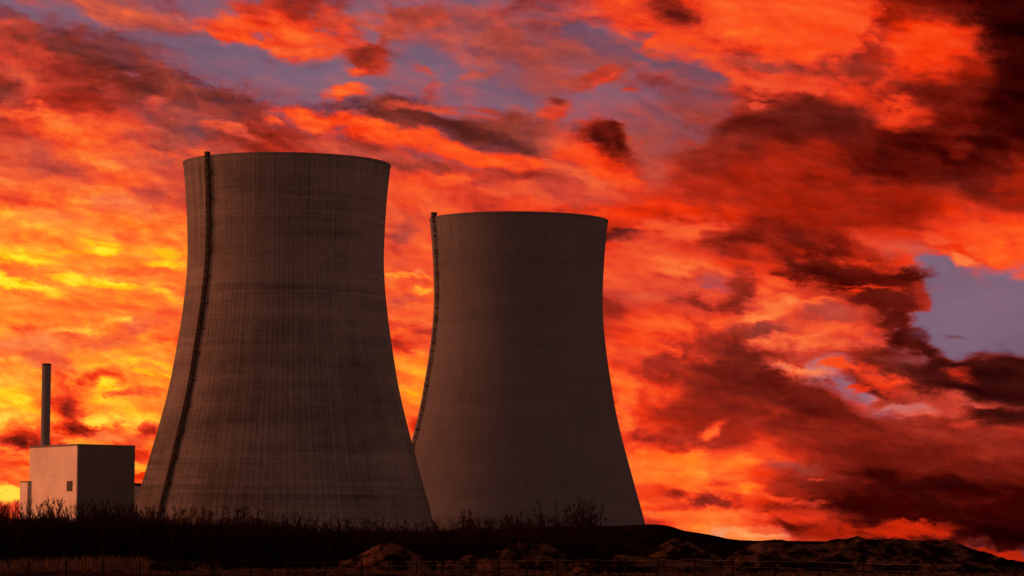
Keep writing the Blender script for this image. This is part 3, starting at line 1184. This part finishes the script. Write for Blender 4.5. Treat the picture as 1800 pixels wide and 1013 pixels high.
# chimney behind the block
DC = 1245.0
ct = pt(82, 639.5, DC)
ch = empty('chimney', (ct.x, DC, 0))
tag(ch, 'tall straight concrete chimney standing behind the pale block', 'chimney')
b = MB()
rc = 8.0 * DC / F
vs, fs = [], []
n = 40
rings = [(0, 1.0), (ct.z - 0.5, 0.99)]
for z, k in rings:
    for i in range(n):
        a = 2 * math.pi * i / n
        vs.append((rc * k * math.cos(a), rc * k * math.sin(a), z))
for i in range(n):
    fs.append((i, (i + 1) % n, n + (i + 1) % n, n + i))
fs.append(tuple(n + i for i in range(n)))
b.add(vs, fs)
b.build('shaft', M['chimney'], ch, True)
b = MB()
b.tube([(0, 0, ct.z - 0.5), (0, 0, ct.z)], rc * 1.02, 40)
b.build('chimney_cap', M['trim'], ch)

# ------------------------------------------------------------------ ground


def fbm(x, y, s, o=5, seed=0.0):
    return mnoise.fractal(Vector((x / s, y / s, seed)), 1.0, 2.0, o)


def ground_z(x, y):
    k = max(0.0, min(1.0, (y - 250) / 150.0)) * max(0.0, min(1.0, (900 - y) / 250.0))
    return 0.30 * fbm(x, y * 0.45, 14.0, 4, 3.3) * k


vs, fs = [], []
xs = [-40000, -12000, -4000, -1200, -500, -250] + [-130 + 1.5 * i for i in range(174)] + [250, 500, 1200, 4000, 12000, 40000]
ys = [-3000, -400, 0, 120, 200, 260] + [300 + 2.2 * i for i in range(190)] + [740, 800, 900, 1100, 1500, 2500, 5000, 12000, 50000]
for yv in ys:
    for xv in xs:
        vs.append((xv, yv, ground_z(xv, yv) if abs(xv) < 200 else 0.0))
nx = len(xs)
for j in range(len(ys) - 1):
    for i in range(nx - 1):
        fs.append((j * nx + i, j * nx + i + 1, (j + 1) * nx + i + 1, (j + 1) * nx + i))
b = MB()
b.add(vs, fs)
tag(b.build('ground', M['field'], None, True), kind='structure')


def ridge(name, D, tab, depth, mat, step, rough, seed, parent=None, ridge_pow=1.3):
    """heap or bank whose crest runs across the view; a real closed slope front and back"""
    xs_ = []
    x = tab[0][0]
    while x <= tab[-1][0]:
        xs_.append(x)
        x += step
    nt = max(16, int(depth / (step * D / F) / 1.2))
    nt = min(nt, 60)
    vs, fs = [], []
    for xp in xs_:
        p = pt(xp, smooth_tab(tab, xp), D)
        zc = max(p.z, 0.0)
        for j in range(nt + 1):
            t = -1 + 2 * j / nt
            sh = max(0.0, 1 - abs(t) ** ridge_pow)
            X = p.x
            Y = D + t * depth * (0.35 + 0.65 * min(1, zc / 5.0))
            nz = (fbm(X, Y, 7.0, 6, seed) + 0.75 * fbm(X, Y * 0.6, 2.2, 5, seed + 3)) * rough * sh * min(1.0, zc / 1.5)
            gl = (1 - abs(mnoise.noise(Vector((X / 5.0 + Y * 0.06, Y / 22.0, seed + 9))))) ** 3
            nz -= gl * rough * 0.8 * sh * (1 - sh) * 2.5
            dip = 0.0 if abs(t) < 0.2 else 1.0
            nz *= 0.15 + 0.85 * min(1.0, abs(t) / 0.25)
            vs.append((X, Y, zc * sh + nz - 0.35 * (1 - sh)))
    for i in range(len(xs_) - 1):
        for j in range(nt):
            fs.append((i * (nt + 1) + j, (i + 1) * (nt + 1) + j, (i + 1) * (nt + 1) + j + 1, i * (nt + 1) + j + 1))
    b = MB()
    b.add(vs, fs)
    return b.build(name, mat, parent, True)


bank = [(-260, 936), (-60, 926), (60, 924), (200, 922), (400, 929), (600, 936), (760, 935), (880, 930), (980, 926), (1040, 925), (1080, 924.5),
        (1130, 922), (1160, 922.5), (1175, 924), (1200, 932), (1240, 939), (1265, 944), (1292, 949), (1340, 951), (1400, 951), (1460, 952), (1560, 958),
        (1660, 968), (1760, 986)]
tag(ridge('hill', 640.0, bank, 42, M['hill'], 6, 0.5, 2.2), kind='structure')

heapA = [(596, 986), (612, 984), (640, 971), (660, 960), (680, 953.5), (698, 957), (715, 967), (735, 975), (752, 984), (760, 986)]
heapB = [(768, 990), (800, 982), (835, 974), (880, 968), (900, 959), (925, 956), (950, 955), (972, 961), (990, 973), (1010, 984), (1025, 988)]
heapC = [(1112, 984), (1140, 971), (1165, 955), (1182, 947), (1200, 947), (1218, 957), (1240, 970), (1262, 983), (1270, 987)]
heapD = [(1268, 990), (1300, 968), (1335, 955), (1362, 951), (1390, 954), (1420, 957), (1445, 954), (1470, 947.5), (1505, 946.5), (1530, 949.5), (1575, 949), (1610, 950),
         (1640, 950), (1668, 951.5), (1700, 961), (1740, 974.5), (1775, 987), (1815, 994)]
tag(ridge('soil_heap', 470.0, heapA, 11, M['heap'], 1.6, 0.8, 5.1), 'small pointed heap of pale soil in front of the ribbed tower', 'soil heap')
tag(ridge('soil_heap', 480.0, heapB, 12, M['heap'], 1.6, 1.3, 7.7), 'low broad soil heap with a rounded top in front of the smoother tower', 'soil heap')
tag(ridge('soil_heap', 500.0, heapC, 12, M['heap'], 1.6, 1.2, 9.4), 'rounded soil heap below the crest of the dark bank, right of the towers', 'soil heap')
tag(ridge('soil_heap', 520.0, heapD, 24, M['heap'], 1.6, 1.5, 12.8), 'long rugged range of pale spoil running to the far right edge', 'soil heap')
lowE = [(1000, 992), (1040, 984), (1075, 979), (1110, 977.5), (1150, 981), (1200, 986), (1240, 992)]
tag(ridge('soil_heap', 415.0, lowE, 8, M['heap'], 1.8, 1.0, 15.2), 'lowest flat topped soil bank just behind the fence posts, beside the rounded heap', 'soil heap')

# ------------------------------------------------------------------ bare shrubs and thicket


def twig_mesh(mb, base, h, spread, nstem, rng, thick=0.06, dens=1.0):
    for s in range(nstem):
        a = rng.uniform(0, 2 * math.pi)
        lean = rng.uniform(0.05, 1.0) * spread
        hh = h * rng.uniform(0.5, 1.0)
        p = Vector(base) + Vector((math.cos(a), math.sin(a), 0)) * rng.uniform(0, 0.25 * spread)
        d = Vector((math.cos(a) * lean / hh, math.sin(a) * lean / hh, 1.0)).normalized()
        pts = [p.copy()]
        seg = 7
        for i in range(seg):
            d = (d + Vector((rng.gauss(0, 0.13), rng.gauss(0, 0.13), 0.04))).normalized()
            p = p + d * hh / seg
            pts.append(p.copy())
        mb.tube(pts, [thick * (1 - 0.8 * i / seg) for i in range(seg + 1)], 3, False)
        for i in range(2, seg + 1):
            for q in range(int(rng.choice((2, 3)) * dens)):
                b0 = pts[i - 1].lerp(pts[i], rng.random())
                bd = (d + Vector((rng.gauss(0, 0.75), rng.gauss(0, 0.75), rng.uniform(-0.1, 0.6)))).normalized()
                ln = hh * rng.uniform(0.08, 0.22) * (1.15 - 0.5 * i / seg)
                p1 = b0 + bd * ln * 0.5
                bd2 = (bd + Vector((rng.gauss(0, 0.25), rng.gauss(0, 0.25), 0.3))).normalized()
                p2 = p1 + bd2 * ln * 0.5
                mb.tube([b0, p1, p2], [thick * 0.5, thick * 0.36, thick * 0.16], 3, False)
                for w in range(6):
                    c0 = b0.lerp(p2, rng.uniform(0.3, 0.9))
                    cd = (bd2 + Vector((rng.gauss(0, 0.6), rng.gauss(0, 0.6), rng.uniform(0.0, 0.6)))).normalized()
                    mb.tube([c0, c0 + cd * ln * rng.uniform(0.3, 0.6)], [thick * 0.42, thick * 0.2], 3, False)


protos = []
for i in range(6):
    rng = random.Random(40 + i)
    mb = MB()
    twig_mesh(mb, (0, 0, 0), 8.0, (2.8, 3.6, 2.2, 3.2, 4.2, 2.6)[i], (11, 14, 9, 13, 15, 11)[i], rng, 0.045, 1.4)
    me = bpy.data.meshes.new('bare_shrub')
    me.from_pydata(mb.v, [], mb.f)
    me.materials.append(M['bark'])
    protos.append(me)

top = [(-60, 888), (0, 888), (20, 885), (50, 890), (75, 881), (100, 886), (130, 895), (150, 890), (180, 884), (215, 892), (240, 889), (290, 896), (330, 893), (380, 900), (420, 896),
       (470, 905), (520, 908), (560, 911), (620, 914), (700, 917), (760, 918), (790, 916), (850, 915), (890, 912), (940, 913), (1000, 916), (1020, 918)]
rng = random.Random(3)
x = -70
cnt = 0
while x < 1010:
    D = rng.uniform(505, 590)
    yt = lerp_tab(top, x) + 3 + rng.gauss(0, 3.5)
    p = pt(x, yt, D)
    me = protos[rng.randrange(6)]
    o = bpy.data.objects.new('bare_shrub', me)
    col.objects.link(o)
    k = p.z / 8.0 / 0.93
    o.location = (p.x, D, -0.1)
    o.scale = (k * rng.uniform(0.9, 1.3), k * rng.uniform(0.9, 1.3), k)
    o.rotation_euler = (0, 0, rng.uniform(0, 6.28))
    tag(o, 'leafless dark shrub standing in the dense thicket row below the block and towers', 'shrub', 'leafless shrubs of the thicket row')
    cnt += 1
    x += rng.uniform(3.6, 6.0)

# shrubs that stand clear of the row
for (xp, yp, D, i, wd, lab) in (
        (822, 897, 560, 1, 0.8, 'twiggy leafless shrub rising alone against the left part of the smoother tower'),
        (908, 903, 575, 3, 0.7, 'short bushy leafless shrub against the middle of the smoother tower'),
        (972, 887, 570, 4, 1.0, 'wide spreading leafless tree, second tallest against the smoother tower'),
        (1024, 884, 580, 2, 0.75, 'slender leafless tree, left one of the close pair where the thicket ends'),
        (1041, 883, 584, 5, 0.75, 'slender leafless tree, right one of the close pair and last before the bare bank')):
    p = pt(xp, yp, D)
    tr = empty('bare_tree', (p.x, D, -0.1))
    tag(tr, lab, 'tree')
    rg = random.Random(int(xp))
    cr = MB()
    hh = p.z
    twig_mesh(cr, (0, 0, hh * 0.12), hh * 0.92, 1.9 * wd * hh / 8, 26, rg, 0.085, 1.3)
    cr.build('crown', M['bark'], tr)
    tk = MB()
    tk.tube([(0, 0, 0), (0.1, 0, hh * 0.3), (0.15, 0.1, hh * 0.6)], [0.24, 0.2, 0.09], 7)
    tk.build('trunk', M['bark'], tr)

# dense undergrowth filling the thicket
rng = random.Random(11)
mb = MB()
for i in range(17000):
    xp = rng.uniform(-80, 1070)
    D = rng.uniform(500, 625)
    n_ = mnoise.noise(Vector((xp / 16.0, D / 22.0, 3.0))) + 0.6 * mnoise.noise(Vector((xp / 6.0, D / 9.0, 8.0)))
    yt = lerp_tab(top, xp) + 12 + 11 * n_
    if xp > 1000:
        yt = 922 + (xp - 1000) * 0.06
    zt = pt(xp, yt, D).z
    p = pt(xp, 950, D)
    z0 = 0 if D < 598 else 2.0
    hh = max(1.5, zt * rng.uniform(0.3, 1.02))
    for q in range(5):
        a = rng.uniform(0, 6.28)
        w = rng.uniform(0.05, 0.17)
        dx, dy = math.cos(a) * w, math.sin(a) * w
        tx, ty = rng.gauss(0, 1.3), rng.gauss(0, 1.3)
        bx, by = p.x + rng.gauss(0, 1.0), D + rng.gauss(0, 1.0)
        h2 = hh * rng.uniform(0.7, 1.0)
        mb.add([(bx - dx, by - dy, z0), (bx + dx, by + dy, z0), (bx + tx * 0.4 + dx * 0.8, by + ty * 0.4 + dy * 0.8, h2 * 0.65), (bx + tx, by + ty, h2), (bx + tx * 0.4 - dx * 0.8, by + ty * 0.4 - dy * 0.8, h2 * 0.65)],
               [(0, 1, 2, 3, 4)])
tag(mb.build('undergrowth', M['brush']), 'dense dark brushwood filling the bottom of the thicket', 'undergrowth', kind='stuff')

# low dark bushes at the field edge
for (xp, yp, D, wpx, lab) in ((380, 964, 455, 52, 'low dark cushion of bramble at the field edge below the ribbed tower'),
                              (300, 985, 385, 80, 'low dark bramble clump close behind the fence wire, below the broad ladder')):
    p = pt(xp, yp, D)
    rg = random.Random(xp)
    mb = MB()
    wm = wpx * D / F / 2
    for q in range(420):
        a = rg.uniform(0, 6.28)
        rr = math.sqrt(rg.random())
        cx, cy = math.cos(a) * rr * wm, math.sin(a) * rr * wm * 0.7
        zc = (p.z + 0.1) * math.sqrt(max(0.05, 1 - rr * rr)) * rg.uniform(0.5, 1.0)
        d = Vector((rg.gauss(0, 1), rg.gauss(0, 1), rg.gauss(0, 1))).normalized() * 0.35
        e = d.cross(Vector((rg.gauss(0, 1), rg.gauss(0, 1), 1))).normalized() * 0.2
        c = Vector((cx, cy, zc))
        mb.add([c - d, c + e, c + d, c - e], [(0, 1, 2, 3)])
        mb.tube([(cx * 0.6, cy * 0.6, 0), (cx, cy, zc)], [0.05, 0.02], 3, False)
    o = mb.build('bramble_bush', M['brush'], None, loc=(p.x, D, 0.0))
    tag(o, lab, 'bush')

# ------------------------------------------------------------------ dry grass and reeds
rng = random.Random(21)
mb = MB()


def tuft(cx, cy, h, n, rg, w=0.05, sp=0.35):
    z0 = ground_z(cx, cy) - 0.05
    for q in range(n):
        a = rg.uniform(0, 6.28)
        bx, by = cx + rg.gauss(0, 0.2), cy + rg.gauss(0, 0.2)
        h2 = h * rg.uniform(0.5, 1.0)
        tx, ty = rg.gauss(0, sp) * h2, rg.gauss(0, sp) * h2
        dx, dy = math.cos(a) * w, math.sin(a) * w
        mb.add([(bx - dx, by - dy, z0), (bx + dx, by + dy, z0), (bx + tx * 0.5 + dx * 0.7, by + ty * 0.5 + dy * 0.7, z0 + h2 * 0.65), (bx + tx, by + ty, z0 + h2),
                (bx + tx * 0.5 - dx * 0.7, by + ty * 0.5 - dy * 0.7, z0 + h2 * 0.65)], [(0, 1, 2, 3, 4)])


for i in range(900):                                # reed patches below the block
    c0 = rng.choice(((20, 18), (60, 30), (110, 22), (200, 26), (205, 24), (230, 22), (180, 20), (270, 22), (320, 30)))
    xp = rng.gauss(c0[0], c0[1])
    D = rng.uniform(395, 470)
    p = pt(xp, 985, D)
    if mnoise.noise(Vector((xp / 9.0, D / 14.0, 1.7))) < -0.02:
        continue
    tuft(p.x, D, rng.uniform(1.2, 2.3) if xp < 260 else rng.uniform(0.8, 1.5), 6, rng, 0.06)
tag(mb.build('reeds', M['reed']), 'pale dry reeds along the field edge below the block', 'reeds', kind='stuff')
mb = MB()
for i in range(5200):
    D = rng.uniform(345, 500)
    xp = rng.uniform(-40, 1840)
    p = pt(xp, 990, D)
    if fbm(p.x, D, 9.0, 3, 6.6) < 0.05:
        continue
    tuft(p.x, D, rng.uniform(0.2, 0.6), 5, rng, 0.05, 0.6)
tag(mb.build('grass', M['reed']), 'rough dry grass tufts scattered over the field', 'grass', kind='stuff')

# ------------------------------------------------------------------ fence
right = [732, 779, 827, 876, 926, 980, 1037, 1099, 1157, 1222, 1288, 1362, 1439, 1518, 1602, 1692, 1785]
ftop = [(0, 985), (300, 986), (700, 985.5), (900, 983.5), (1157, 981), (1400, 983), (1602, 988), (1800, 992)]
posts = []
S3 = 3.0
for i, xp in enumerate(right):
    sp = (right[i + 1] - xp) if i + 1 < len(right) else 91
    if 0 < i < len(right) - 1:
        sp = (right[i + 1] - right[i - 1]) / 2
    posts.append((xp, S3 * F / sp))
left = []
xp = 732
while xp > -80:
    xp -= 48 if xp > 640 else 65
    left.append((xp, 375.0 if xp > 640 else 330.0 if xp > 560 else 290.0))
posts = list(reversed(left)) + posts
fe = empty('field_fence', (0, 290, 0))
tag(fe, 'long low wire fence on thin dark posts crossing the field at the bottom', 'fence')
tops = []
for xp, D in posts:
    p = pt(xp, lerp_tab(ftop, xp) + rng.gauss(0, 0.7), D)
    zt = p.z
    tops.append(Vector((p.x, D - 290, zt)))
    b = MB()
    b.tube([(p.x + rng.gauss(0, 0.03), D - 290, -0.4), (p.x, D - 290, zt)], [0.09, 0.075], 7)
    b.build('post', M['post'], fe)
for dz in (0.12, 0.55):
    b = MB()
    for a, c in zip(tops, tops[1:]):
        m_ = (a + c) / 2 - Vector((0, 0, dz + 0.05))
        b.tube([a - Vector((0, 0, dz)), m_, c - Vector((0, 0, dz))], 0.006 if dz > 0.2 else 0.010, 3, False)
    b.build('wire', M['wire'], fe)
